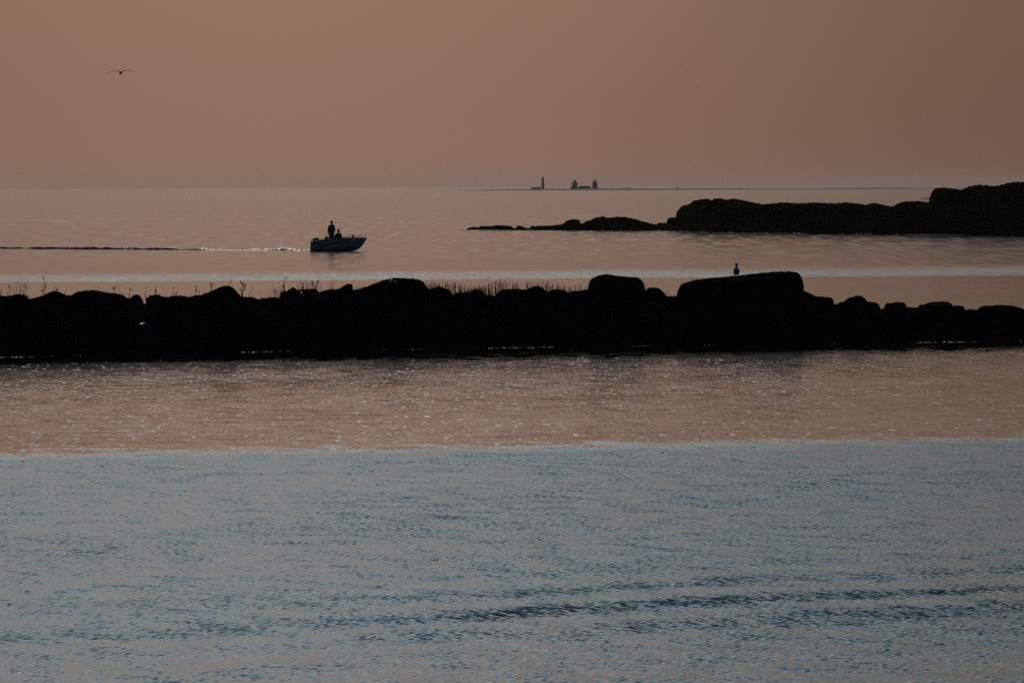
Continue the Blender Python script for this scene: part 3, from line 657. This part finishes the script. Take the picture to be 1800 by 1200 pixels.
def person(loc, rz, sit, label, mtop, mleg, hat):
    """faces +x"""
    k = SK()
    hipz = .50 if sit else .95
    pel = k.p((0, 0, hipz), .13); sp1 = k.p((.01, 0, hipz + .22), .13, pel); ch = k.p((.02, 0, hipz + .42), .15, sp1)
    nk = k.p((.03, 0, hipz + .57), .055, ch); h0 = k.p((.055, 0, hipz + .66), .075, nk); h1 = k.p((.05, 0, hipz + .75), .118, h0); k.p((.045, 0, hipz + .82), .07, h1)
    k.p((.145, 0, hipz + .695), .018, h1)                       # nose
    arms = []; legs = []
    for s in (-1, 1):
        sh = k.p((.02, s * .19, hipz + .49), .065, ch); elb = k.p((-.02, s * .25, hipz + .22), .048, sh)
        tgt = (.20, s * .14, hipz + .16) if not sit else (.30, s * .16, hipz + .10)
        wr = k.p(tgt, .028, elb); pa = k.p((tgt[0] + .08, tgt[1], tgt[2] - .005), .036, wr)
        for q in range(4):
            y0 = tgt[1] + (q - 1.5) * .021; ln = (.07, .08, .075, .06)[q]
            f1 = k.p((tgt[0] + .13, y0, tgt[2] + .005), .010, pa); f2 = k.p((tgt[0] + .13 + ln * .5, y0, tgt[2] - .02), .009, f1); k.p((tgt[0] + .12 + ln * .45, y0, tgt[2] - .055), .008, f2)
        th = k.p((tgt[0] + .07, tgt[1] - s * .045, tgt[2]), .011, pa); k.p((tgt[0] + .11, tgt[1] - s * .055, tgt[2] - .025), .009, th)
        if sit:
            hp = k.p((.02, s * .10, hipz - .02), .095, pel); kn = k.p((.44, s * .13, hipz + .02), .065, hp); an = k.p((.50, s * .13, .08), .042, kn)
        else:
            hp = k.p((0, s * .10, hipz - .08), .10, pel); kn = k.p((.02, s * .12, .50), .065, hp); an = k.p((-.01, s * .13, .09), .042, kn)
        ft = k.p((k.v[an].x + .08, k.v[an].y, .04), .04, an); k.p((k.v[an].x + .19, k.v[an].y, .03), .030, ft)
        arms.append((sh, elb, wr)); legs.append((hp, kn, an))
    o = skin_mesh('person', k.v, k.r, k.e, M_SKIN, root=pel, loc=loc); o.rotation_euler = (0, 0, rz); tag(o, label, 'person')
    j = SK(); a = j.p((0, 0, hipz - .08), (.19, .17)); b = j.p((.01, 0, hipz + .20), (.20, .17), a); c = j.p((.02, 0, hipz + .42), (.21, .19), b); j.p((.03, 0, hipz + .555), (.09, .09), c)
    for sh, el_, wr in arms:
        s1 = j.p(k.v[sh], .095, c); s2 = j.p(k.v[el_], .075, s1); j.p(k.v[wr], .05, s2)
    jk = skin_mesh('jacket', j.v, [(a * 1.35, b * 1.25) if i < 3 else (a, b) for i, (a, b) in enumerate([q if isinstance(q, tuple) else (q * 1.25, q * 1.25) for q in j.r])], j.e, mtop, o, root=0); jk.scale = (1.75, 1.2, 1)
    j = SK(); a = j.p((0, 0, hipz), (.165, .15))
    for hp, kn, an in legs:
        s1 = j.p(k.v[hp], .125, a); s2 = j.p(k.v[kn], .095, s1); j.p(k.v[an] + Vector((0, 0, .02)), .07, s2)
    tr = skin_mesh('trousers', j.v, [q if isinstance(q, tuple) else q * 1.4 for q in j.r], j.e, mleg, o, root=0); tr.scale = (1.0 if sit else 1.5, 1.2, 1)
    mb = MB()
    for _, _, an in legs: mb.ball(k.v[an] + Vector((.08, 0, -.035)), (.15, .055, .055))
    mb.build('shoes', M_BLACK, o)
    mb = MB(); mb.ball((.035, 0, hipz + .79), (.130, .112, .11)); mb.build('cap' if hat else 'hair', M_HAIR, o)
    mb = MB(); [mb.ball((.135, s * .035, hipz + .745), (.012, .014, .009)) for s in (-1, 1)]; mb.build('eyes', M_BLACK, o)
    return o

# ------------------------------------------------------------------ motor boat
YB = 84000 / (441.3 - hzn(597)); UB = YB / FPX
bx = at_y(549.0, 441, YB).x
BROT = -.10
boat = empty('motor_boat', (bx, YB, 0), (0, 0, BROT)); tag(boat, 'small open white motor boat with dark side stripes running left to right, two people aboard', 'boat')
ST = [(0, .70, .80, -.10, .20, .82), (.5, .74, .86, -.10, .20, .93), (1.0, .76, .90, -.10, .22, 1.03), (1.6, .77, .92, -.09, .24, 1.09), (2.4, .74, .92, -.07, .28, 1.13), (3.0, .66, .87, -.04, .33, 1.145), (3.5, .54, .77, .0, .40, 1.15),
      (3.85, .42, .66, .08, .48, 1.15), (4.15, .29, .52, .26, .58, 1.15), (4.4, .17, .37, .50, .72, 1.15), (4.6, .07, .21, .80, .92, 1.155), (4.76, .012, .05, 1.08, 1.11, 1.16)]
def hull_y(x, z):
    """half width of the hull outside at station x and height z"""
    for a, b in zip(ST, ST[1:]):
        if x <= b[0]:
            u = (x - a[0]) / (b[0] - a[0]); s = [a[i] + (b[i] - a[i]) * u for i in range(6)]; break
    else: s = ST[-1]
    bc, bg, zk, zch, zg = s[1:]
    if z < zch: return bc * max(0, (z - zk)) / (zch - zk)
    return bc + (bg - bc) * min(1, (z - zch) / max(.01, zg - zch)) ** .8
rings = []
for x, bc, bg, zk, zch, zg in ST:
    fl = min(.72, zg - .08); ring = []
    hs = [(0, zk), (bc * .5, (zk + zch) / 2 - .01), (bc, zch), (bc + .02 * bc, zch + .02)]
    hs += [(hull_y(x, zch + (zg - zch) * q), zch + (zg - zch) * q) for q in (.25, .5, .75)] + [(bg, zg)]
    ins = [(bg * .93 - .02 if bg > .1 else bg * .6, zg + .01), (bg * .86 - .04 if bg > .1 else bg * .5, max(fl, zg - .1)), (max(.004, bg * .8 - .06), max(fl, zg - (.4 if x < 3.6 else .12)))]
    half = hs + ins
    ring = [Vector((x, -y, z)) for y, z in half] + [Vector((x, y, z)) for y, z in reversed(half[1:])]
    rings.append(ring)
mb = MB(); mb.loft(rings); mb.build('hull', M_WHITE, boat)
dk = MB()
dr = [[Vector((x, -max(.01, bg * .84 - .05), max(min(.72, zg - .08), zg - (.4 if x < 3.6 else .1)) + .012)), Vector((x, max(.01, bg * .84 - .05), max(min(.72, zg - .08), zg - (.4 if x < 3.6 else .1)) + .012))] for x, bc, bg, zk, zch, zg in ST]
dk.loft([[a, b, b - Vector((0, 0, .03)), a - Vector((0, 0, .03))] for a, b in dr]); dk.build('deck', M_DECK, boat, False)
def stripe(top, bot, xs, name='stripe'):
    for s in (-1, 1):
        mb = MB(); R_ = []
        for x in xs:
            zt, zb = interp(top, x), interp(bot, x); o_ = .006
            R_.append([Vector((x, s * (hull_y(x, zt) + o_), zt)), Vector((x, s * (hull_y(x, zb) + o_), zb)), Vector((x, s * (hull_y(x, zb) - .01), zb)), Vector((x, s * (hull_y(x, zt) - .01), zt))])
        mb.loft(R_); mb.build(name, M_STRIPE, boat, False)
xs = [.05 + .155 * i for i in range(31)]
stripe([(0, .74), (1, .93), (2.4, 1.07), (4.7, 1.145)], [(0, .70), (1, .87), (2.4, .99), (3.6, 1.10), (4.7, 1.12)], [x for x in xs if x < 4.55])
stripe([(0, .60), (.6, .66), (1.0, .60), (2.4, .80), (3.8, .88)], [(0, .54), (.6, .60), (1.0, .45), (1.5, .52), (2.4, .70), (3.8, .865)], [x for x in xs if x < 3.75])
stripe([(.3, .38), (.8, .44), (1.6, .57)], [(.3, .32), (.8, .37), (1.6, .55)], [.3 + .1 * i for i in range(13)])
# outboard
om = MB(); om.loft([[Vector((x, y * sy_, z0 + (z - .5) * hh_)) for y, z in [(math.cos(a) * .19, .5 + .5 * math.sin(a)) for a in [6.283 * j / 14 for j in range(14)]]] for x, sy_, z0, hh_ in [(.02, .3, .97, .14), (.06, .8, .98, .26), (.2, 1, 1.0, .34), (.4, 1, 1.0, .36), (.58, .85, .97, .28), (.66, .4, .94, .14)]])
om = om.build('outboard_motor', M_BLACK, boat)
mb = MB(); mb.box((-.06, 0, .72), (.14, .24, .34)); mb.box((-.10, 0, .36), (.12, .12, .62)); mb.box((-.14, 0, .02), (.34, .06, .10)); mb.build('motor_leg', M_BLACK, om, False)
mb = MB(); [mb.box((-.33, .08 * math.cos(a), -.12 + .08 * math.sin(a)), (.02, .10, .06)) for a in (0, 2.1, 4.2)]; mb.build('propeller', M_STEEL, om, False)
# console, screen, seats
mb = MB(); mb.loft([[Vector((1.86, -.34, .72)), Vector((2.14, -.34, .72)), Vector((2.14, .34, .72)), Vector((1.86, .34, .72))], [Vector((1.88, -.32, 1.32)), Vector((2.06, -.30, 1.40)), Vector((2.06, .30, 1.40)), Vector((1.88, .32, 1.32))]]); mb.build('console', M_DECK, boat, False)
mb = MB(); mb.loft([[Vector((2.05, -.30, 1.39)), Vector((2.07, -.30, 1.39)), Vector((2.07, .30, 1.39)), Vector((2.05, .30, 1.39))], [Vector((1.93, -.24, 1.80)), Vector((1.95, -.24, 1.80)), Vector((1.95, .24, 1.80)), Vector((1.93, .24, 1.80))]]); mb.build('windscreen', M_GLASS, boat, False)
mb = MB(); mb.tube([(1.83 + .0 * math.cos(a), .15 * math.cos(a), 1.22 + .15 * math.sin(a)) for a in [6.283 * j / 16 for j in range(17)]], .014, 6, False); mb.tube([(1.83, -.15, 1.22), (1.83, .15, 1.22)], .012); mb.build('steering_wheel', M_BLACK, boat)
mb = MB(); mb.box((1.32, 0, .92), (.36, .9, .40)); mb.build('seat', M_BLACK, boat, False)
mb = MB(); mb.box((1.28, 0, 1.19), (.30, .86, .13)); mb.build('cushion', M_BLACK, boat, False)
mb = MB(); mb.box((2.34, 0, .86), (.40, .7, .28)); mb.build('seat', M_BLACK, boat, False)
mb = MB(); mb.tube([(1.20, -.40, 1.15), (1.20, -.40, 1.45), (1.24, -.40, 1.62), (1.34, -.40, 1.70), (1.42, -.38, 1.71), (1.42, .38, 1.71), (1.34, .40, 1.70), (1.24, .40, 1.62), (1.20, .40, 1.45), (1.20, .40, 1.15)], .014); mb.build('grab_hoop', M_STEEL, boat)
# rails
for s in (-1, 1):
    mb = MB(); pts = [(2.65, 1.15), (2.75, 1.27), (3.1, 1.30), (3.5, 1.34), (3.9, 1.37), (4.2, 1.38), (4.45, 1.38)]
    mb.tube([(x, s * (hull_y(x, 1.14) - .05), z) for x, z in pts] + [(4.66, s * .10, 1.38)], .012)
    for x in (2.78, 3.1, 3.42, 3.74, 4.05, 4.33): mb.tube([(x, s * (hull_y(x, 1.14) - .05), 1.14), (x, s * (hull_y(x, 1.14) - .05), interp(pts, x))], .011)
    mb.build('bow_rail', M_STEEL, boat)
mb = MB(); mb.tube([(4.62, -.08, 1.38), (4.70, 0, 1.37), (4.62, .08, 1.38)], .013); mb.tube([(4.70, 0, 1.15), (4.70, 0, 1.46)], .012); mb.tube([(4.14, -.25, 1.36), (4.20, -.22, 1.50), (4.30, -.2, 1.54), (4.46, -.15, 1.54), (4.54, -.12, 1.48), (4.56, -.1, 1.38)], .011); mb.build('bow_frame', M_STEEL, boat)
mb = MB(); mb.ball((4.66, -.03, 1.40), .075); mb.build('bow_glint_ball', material('polished_steel', (.9, .9, .9), rough=.42, metal=1), boat)  # ball added to give the sun glint off polished bow steel, no lamp
mb = MB(); mb.ball((3.60, -.70, 1.33), (.075, .07, .11)); mb.tube([(3.66, -.70, 1.42), (3.62, -.70, 1.20)], .03); mb.ball((3.64, -.68, 1.22), (.09, .06, .07)); mb.build('fender', M_BLACK, boat)
mb = MB(); mb.tube([(.85, -.78, 1.0), (.85, -.78, 1.12), (.92, -.78, 1.12)], .02); mb.tube([(1.12, -.8, 1.03), (1.12, -.8, 1.12), (1.05, -.8, 1.12)], .02); mb.build('cleat', M_BLACK, boat)
mb = MB()
for i in range(26):
    x = 2.7 + i * .072; mb.box((x, -hull_y(x, 1.14) + .10, 1.19 + .02 * math.sin(i * 2.3)), (.05, .04, .06 + .03 * math.sin(i * 1.7)))
mb.build('coiled_rope', M_WHITE, boat, False)
def on_boat(x, y, z):
    return Matrix.Rotation(BROT, 3, 'Z') @ Vector((x, y, z)) + boat.location
person(on_boat(1.66, -.02, .735), BROT, False, 'person in dark clothes standing upright at the helm of the motor boat', M_CLOTH, M_CLOTH, True).scale = (1.03, 1.03, 1.03)
p2 = person(on_boat(2.26, -.05, .50), BROT, True, 'person in dark clothes sitting low in front of the helm, facing the bow', M_CLOTH2, M_CLOTH, False)

# wake: a low steep-sided ridge of water with broken foam on its crest
def WY(x): return interp([(-130, 815), (at_y(0, 438, 785).x, 786), (bx - 3, YB + 9), (bx + .1, YB)], x)
V = []; F = []; nw = 0; x = -120.0; XW = []
while x < bx + .2: XW.append(x); x += .22
prof_w = [(-.26, 0), (-.19, .30), (-.09, .80), (-.03, .97), (.02, 1), (.18, .82), (.45, .4), (.8, .1), (1.1, 0)]
for x in XW:
    dpx = 549 + (x - bx) / UB
    hgt = interp([(-400, .08), (-40, .15), (15, .18), (150, .20), (260, .18), (335, .11), (375, .05), (548, .03)], dpx) * (1 + .45 * fbm(x * .8, 0, 4, 4))
    off = .5 * fbm(x * .35, 9, 0, 3)
    for y, f_ in prof_w: V.append((x, WY(x) + off + y, max(0, hgt) * f_ - (.01 if f_ == 0 else 0)))
kk = len(prof_w)
for i in range(len(XW) - 1):
    for j in range(kk - 1): a = i * kk + j; F.append((a, a + kk, a + kk + 1, a + 1))
m = material('wake_water', (.004, .010, .014), rough=.5, spec=.5, bump=(6, .3, .02)); m.node_tree.nodes['Principled BSDF'].inputs['IOR'].default_value = 1.333
tag(obj('boat_wake', V, F, m), 'long low wave of the wake trailing behind the motor boat', 'wake', kind='stuff')
random.seed(3); P = []
for k in range(2000):
    d = random.random()
    dpx = 548 - 75 * random.random() ** 1.1 if k < 1300 else (random.uniform(330, 480) if k < 1650 else random.uniform(60, 340))
    x = bx + (dpx - 549) * UB
    if k >= 1300 and fbm(x * .5, 3, 1, 3) < .03: continue
    hump = .24 * math.exp(-((dpx - 495) / 16) ** 2) + .05 if dpx > 455 else .09
    P.append(((x, WY(x) + random.uniform(-.5, .9), random.uniform(0, hump) if k < 1300 else .10), random.uniform(.03, .12), random.uniform(.04, .10), random.uniform(.010, .026)))
mb = MB()
for p, a_, b_, c_ in P:          # flecks of churned water, most of them leaning toward the low sun
    n = Vector((-.38 + random.gauss(0, .09), -.28 + random.gauss(0, .09), .88)).normalized() if random.random() < .85 else Vector((random.uniform(-1, 1), random.uniform(-1, 1), 1)).normalized()
    e1 = n.cross(Vector((0, 1, 0))).normalized(); e2 = n.cross(e1); p = Vector(p) + Vector((0, 0, .02)); r = a_ * random.uniform(.6, 1.0)
    ring = [p + e1 * math.cos(6.283 * j / 6) * r * random.uniform(.7, 1.2) + e2 * math.sin(6.283 * j / 6) * r * random.uniform(.5, 1) for j in range(6)]
    mb.add(ring + [p - n * r * .45], [tuple(range(6))] + [((j + 1) % 6, j, 6) for j in range(6)])
tag(mb.build('wake_foam', M_FOAM, smooth=False), 'sparkling foam thrown up behind the stern of the motor boat', 'foam', kind='stuff')

# ------------------------------------------------------------------ gulls
def flying_gull(loc, s, label, k=None):
    mb = MB()
    L_ = [(-27.5, -2.6, .03, .004), (-20.5, -.2, .09, .007), (-16, 1.9, .14, .009), (-11, 3.0, .18, .011), (-7, 2.8, .20, .013), (-2.5, .9, .21, .020), (0, .2, .22, .03), (3, 1.8, .21, .020), (7, 3.2, .20, .014), (11.5, 3.8, .18, .011), (17, 2.8, .14, .009), (23, .9, .09, .007), (27.5, -.3, .03, .004)]
    rings = []
    for x, z, c, th in L_:
        sw = .10 * (abs(x) / 27.5) ** 1.5
        rings.append([Vector((x * .0259, sw + c * .5 * math.cos(a), z * .0259 + th * math.sin(a))) for a in [6.283 * j / 12 for j in range(12)]])
    mb.loft(rings)
    mb.loft([[Vector((r * math.cos(a), y, z + r * 1.05 * math.sin(a))) for a in [6.283 * j / 12 for j in range(12)]] for y, z, r in
             [(-.33, -.02, .008), (-.28, -.012, .022), (-.23, -.005, .038), (-.18, -.01, .042), (-.10, -.025, .062), (0, -.035, .066), (.10, -.03, .055), (.18, -.015, .035), (.26, 0, .03), (.33, 0, .012)]])
    o = mb.build('gull', M_GULLD, loc=loc); o.scale = (s, s, s)
    rm = o.modifiers.new('remesh', 'REMESH'); rm.mode = 'VOXEL'; rm.voxel_size = .008; rm.use_smooth_shade = True
    tag(o, label, 'gull'); return o
YG = 389.0
flying_gull(at_y(212, 127.3, YG), 1.0, 'gull gliding on arched wings, large in the sky at upper left')
def small_bird(px, py, Y, tilt, label):
    mb = MB(); s = Y / FPX
    for q in (-1, 1): mb.loft([[Vector((q * x, c * math.cos(a), z + .010 * math.sin(a))) for a in [6.283 * j / 8 for j in range(8)]] for x, z, c in [(0, .01, .05), (.08, .03, .045), (.15, .0, .02)]])
    mb.ball((0, 0, 0), (.045, .11, .05))
    o = mb.build('bird', M_GULLD, loc=at_y(px, py, Y)); o.rotation_euler = (0, tilt, .4); tag(o, label, 'bird', 'tiny birds far off in the sky')
small_bird(1206, 126.8, 1150, .5, 'upper of the two tiny dark birds high above the headland')
small_bird(1225.5, 153.3, 1150, -.5, 'lower of the two tiny dark birds high above the headland')
# standing gull
big = find('largest boulder')
gp, gn = hit(big, 1294.5, 488.0)
xg_, yg_ = crest_at(1294.5); gp = at_y(1294.5, 484.4, yg_)
k = SK()
a0 = k.p((0, 0, .125), (.085, .075)); a1 = k.p((0, -.01, .19), (.095, .085), a0); a2 = k.p((0, -.02, .26), (.062, .06), a1); a3 = k.p((0, -.02, .325), (.040, .04), a2); a4 = k.p((.004, -.02, .385), (.040, .042), a3); k.p((.02, -.02, .405), (.030, .03), a4)
t0 = k.p((0, .07, .09), (.05, .03), a0); k.p((0, .16, .04), (.035, .012), t0)
gull = skin_mesh('gull', k.v, k.r, k.e, M_GULLW, loc=gp); tag(gull, 'gull standing upright on top of the largest boulder, head turned right', 'gull'); gull.scale = (1.03,) * 3
mb = MB(); mb.ball((.003, -.02, .392), (.047, .049, .044)); mb.build('hood', M_GULLD, gull)
mb = MB(); mb.tube([(.035, -.02, .388), (.075, -.02, .384), (.092, -.02, .374)], [.016, .012, .004]); mb.build('beak', M_BEAK, gull)
for s in (-1, 1):
    mb = MB(); mb.loft([[Vector((s * (x0 + r * .38 * math.cos(a)), y + r * math.sin(a) * .9, z)) for a in [6.283 * j / 12 for j in range(12)]] for z, x0, y, r in [(.265, .035, .0, .02), (.23, .062, .005, .06), (.17, .082, .01, .085), (.11, .080, .03, .085), (.07, .06, .08, .06), (.04, .03, .14, .03)]]); mb.build('wing', M_GULLB, gull)
    mb = MB(); mb.tube([(s * .03, 0, .09), (s * .032, -.005, .0)], [.012, .006]); mb.box((s * .034, -.03, .004), (.04, .06, .008)); mb.build('leg', M_BEAK, gull)

# ------------------------------------------------------------------ dry stalks and grass on the crest
random.seed(21)
def stalk(mb, base, top, r=.006, br=0, bend=.0):
    base, top = Vector(base), Vector(top); d = top - base; ln = d.length
    side = Vector((bend * ln, 0, 0)); pts = []
    for i in range(6):
        u = i / 5; pts.append(base + d * u + side * math.sin(u * 3.1416) + Vector((random.uniform(-1, 1), random.uniform(-1, 1), 0)) * .006)
    mb.tube(pts, [r * (1 - .75 * i / 5) for i in range(6)], 4)
    for b in range(br):
        u = random.uniform(.3, .95); p = base + d * u + side * math.sin(u * 3.1416); l2 = ln * random.uniform(.1, .25); a = random.choice((-1, 1)) * random.uniform(.3, .9)
        mb.tube([p, p + Vector((l2 * math.sin(a) * .6, random.uniform(-.03, .03), l2 * .6)), p + Vector((l2 * math.sin(a), random.uniform(-.05, .05), l2 * math.cos(a)))], [r * .6, r * .6, r * .9], 4)
        if random.random() < .4: mb.ball(p + Vector((l2 * math.sin(a), 0, l2 * math.cos(a))), (r * .8, r * .8, r * 2.2), 5, 3)
def clump(label, specs, name='dried_plant', r=.006):
    """specs: (px_base, y_base, px_top, y_top, branches)"""
    mb = MB(); b0 = crest_pt(specs[0][0], specs[0][1] + 8, .35)
    for (xb, yb, xt, yt, br) in specs:
        back = .35 + random.uniform(-.15, .25)
        stalk(mb, crest_pt(xb, yb + 7, back) - b0, crest_pt(xt, yt, back) - b0, 1.8 * r * random.uniform(.8, 1.25), br, random.uniform(-.04, .04))
    bs = sorted({q[0] for q in specs}); mb.tube([crest_pt(q, specs[0][1] + 7, .38) - b0 for q in (bs[0] - .3, (bs[0] + bs[-1]) / 2, bs[-1] + .3)], .02, 4)
    o = mb.build(name, M_GRASS, loc=b0, smooth=False); tag(o, label, 'plant', 'dried stalks on the breakwater crest'); return o
clump('leaning stalks at the left edge of the photo, short and bent right', [(1,518,3.5,504,1),(-1,518,1,508,0),(3,519,9,515,0)])
clump('row of tall upright stalks above the leftmost flat-topped boulder', [(12,518,15.5,498,1),(15,518,19,505,1),(24,517,26,496,0),(27,517,30.5,495,1),(36,517,37.5,488,1),(34,518,35,500,0),(41.5,517,44,496,2),(43,517,47.5,492,2),(40,518,39,508,0)], r=.007)
clump('two stout bent stalks crossing in the notch beside the leftmost boulder', [(52,526,47,517,1),(58,524,48,516.5,0),(62,523,65,521,0)], r=.009)
clump('tall single stalk with fine twigs before the small round-topped boulder', [(77,519,78,489,6),(76.5,519,75,498,1)], r=.007)
clump('pair of short stalks standing on the small round-topped boulder', [(94,513,94,504,1),(99,512,98.3,500.5,1)], r=.008)
clump('short stalk leaning right between the round-topped and the whaleback boulder', [(111,517,116,508.5,1),(134,516,130,511,0)], r=.008)
clump('tiny sprigs on top of the long whaleback boulder', [(149,512,151,507,1),(166,511,166,506,0),(172,512,174,503.5,1),(171,512,170,508,0)])
clump('hooked stalks on the falling right side of the whaleback boulder', [(190,515,189.5,511,1),(198,516,201,501.5,2),(201,502,206,500.5,0),(209.5,518,210,502.5,1),(211,518,213,514,0),(216,520,217,513,1)], r=.008)
clump('stalks rising behind the little ball-shaped boulder', [(226,524,229,506,3),(227,523,226,515,1),(234,521,234.5,516,0)], r=.007)
clump('thin tall stalk in the gap left of the small domed boulder', [(257.5,524,258,495,0),(257,524,254.5,513,0),(264,521,263,515,0)], r=.006)
clump('stalk with a thick brown seed head on the small domed boulder', [(272.5,519,273.5,508,3),(273,519,274,502,0),(279,519,281,517,1)], r=.008)
clump('branching stalk above the low broad boulder', [(303,520,304,502,2),(304,516,311,513,2),(310,520,310.5,512,3),(315,521,317,517,0),(325,520,325.5,516,0)], r=.006)
clump('stalks on the long shoulder of the tall peaked boulder', [(337,521,336,517,0),(341,520,345.5,503,3),(349.5,519,350,512.5,3),(357,518,358,512,1)], r=.007)
clump('feathery stalk on the rising slope of the tall peaked boulder', [(370,513,371.5,497,5),(370.5,513,373,500,3)], r=.007)
clump('wispy twigs on the summit of the tall peaked boulder', [(392,504,392,494,0),(399,504,400,495,1),(403,505,406,488,2),(402,504,404,496,1)], r=.005)
clump('bushy dark stalk right of the tall peaked boulder', [(425,523,426.5,497,5),(426,523,431,497,6),(425,522,429,503,3)], r=.009)
clump('stalk leaning far right beyond the tall peaked boulder', [(435,522,445.5,505,3),(440,523,447,514,0)], r=.007)
clump('thin curved stalks over the long low slab', [(461,524,457.5,504,0),(473,523,468,515,1),(478,523,480.5,494,1),(475,523,473,512,0)], r=.006)
clump('short bushy sprigs at the right end of the long low slab', [(482,523,484,508,4),(484,523,486,506,4),(487,523,489,512,2),(490,523,492,513,1)], r=.007)
clump('tallest dark stalk, rising over the jagged stack', [(499,514,500.5,489,2),(500,514,499.5,493,1),(494,518,495,503,1),(492,520,493,510,1),(496,516,491,504,0)], r=.009)
clump('tall cluster of stalks above the pale-streaked boulder', [(526,510,522.5,494,0),(529,510,528,493,1),(531,509,532,496,2),(533,509,535,491,3),(532,510,530,498,0),(537,509,541,498,2),(539,509,540,493,0),(543,509,545,496,0)], r=.008)
clump('bushy stalk group right of the tall cluster', [(548,508,548.5,493,5),(550,509,552,497,3),(553,509,557,494,4),(554,510,558.5,496,1),(562.5,514,562,493,0)], r=.008)
clump('forked stalk behind the flat slab', [(582,509,583,500,0),(585,508,584,494.5,0),(585,508,580,503,0),(595,508,597,503,0)], r=.007)
clump('small sprigs between the pointed stone and the great dome', [(622,509,621,503,1),(627,508,629,502,0),(632,507,632,503,0),(640,505,641,499,0)], r=.005)
clump('lone sprig on the top of the great domed boulder', [(724.5,490,726,483,1)], r=.006)
clump('sprig at the right shoulder of the big squared boulder', [(1134,508,1135.5,497,2),(1136,508,1137,503,0)], r=.006)
clump('thin sprigs in the gap left of the largest boulder', [(1170,520,1170,511,1),(1173,520,1175,509,0),(1178,521,1179,515,0),(1183,521,1184,517,0),(1187,521,1186,515,0)], r=.005)
# dense grass: nobody could count the blades
GT = [(748, 494), (770, 492), (800, 495), (815, 499), (830, 500), (845, 499), (862, 494), (880, 489), (905, 493), (925, 492), (940, 492), (955, 492), (965, 495), (985, 496), (1000, 500), (1020, 498), (1035, 502)]
GB = [(748, 508), (770, 505), (797, 518), (826, 514), (850, 518), (870, 519), (880, 512), (925, 510), (943, 504), (962, 514), (983, 509), (1002, 514), (1035, 510)]
mb = MB()
for k in range(620):
    px = random.uniform(748, 1033)
    dens = interp([(748, .9), (790, .9), (800, 1), (850, 1), (870, .6), (880, .45), (930, .5), (960, .6), (1000, .55), (1033, .4)], px)
    if random.random() > dens: continue
    back = random.uniform(.1, 1.4); yt = interp(GT, px) + abs(random.gauss(0, 7)); yb = interp(GB, px) + 8; lean = random.gauss(0, 1.6)
    if yt > yb - 10: continue
    stalk(mb, crest_pt(px, yb, back), crest_pt(px + lean, yt, back), random.uniform(.007, .013), 1 if random.random() < .25 else 0, random.gauss(0, .04))
for k in range(260):            # short dense thicket
    px = random.gauss(837, 9); back = random.uniform(.1, .9)
    stalk(mb, crest_pt(px, 519, back), crest_pt(px + random.gauss(0, 1.5), 505 + abs(random.gauss(0, 4)) + abs(px - 837) * .25, back), random.uniform(.005, .009), 0, random.gauss(0, .05))
for k in range(330):            # scattered little blades between the stones
    px = random.uniform(0, 1190); px_, py = 0, 600
    for _, _, pts in B:
        if pts[0][0] <= px <= pts[-1][0]: py = min(py, smooth_prof(pts, px))
    if py > 590 or py < 505: continue
    stalk(mb, crest_pt(px, py + 4, .3), crest_pt(px + random.gauss(0, 1.2), py - random.uniform(1, 9) * random.random(), .3), .006, 0, 0)
tag(mb.build('grass', M_GRASS, smooth=False), 'dry reedy grass growing along the crest of the breakwater', 'grass', kind='stuff')

# ------------------------------------------------------------------ haze
hm = bpy.data.materials.new('haze_air'); hm.use_nodes = True; t = hm.node_tree; t.nodes.clear()
out = t.nodes.new('ShaderNodeOutputMaterial'); pv = t.nodes.new('ShaderNodeVolumePrincipled')
pv.inputs['Color'].default_value = (.84, .75, .78, 1); pv.inputs['Density'].default_value = 1.3e-5; pv.inputs['Anisotropy'].default_value = 0.5
t.links.new(pv.outputs[0], out.inputs['Volume'])
mb = MB(); mb.box((0, 30250, 22), (46000, 61600, 46)); tag(mb.build('haze', hm, smooth=False), kind='stuff')
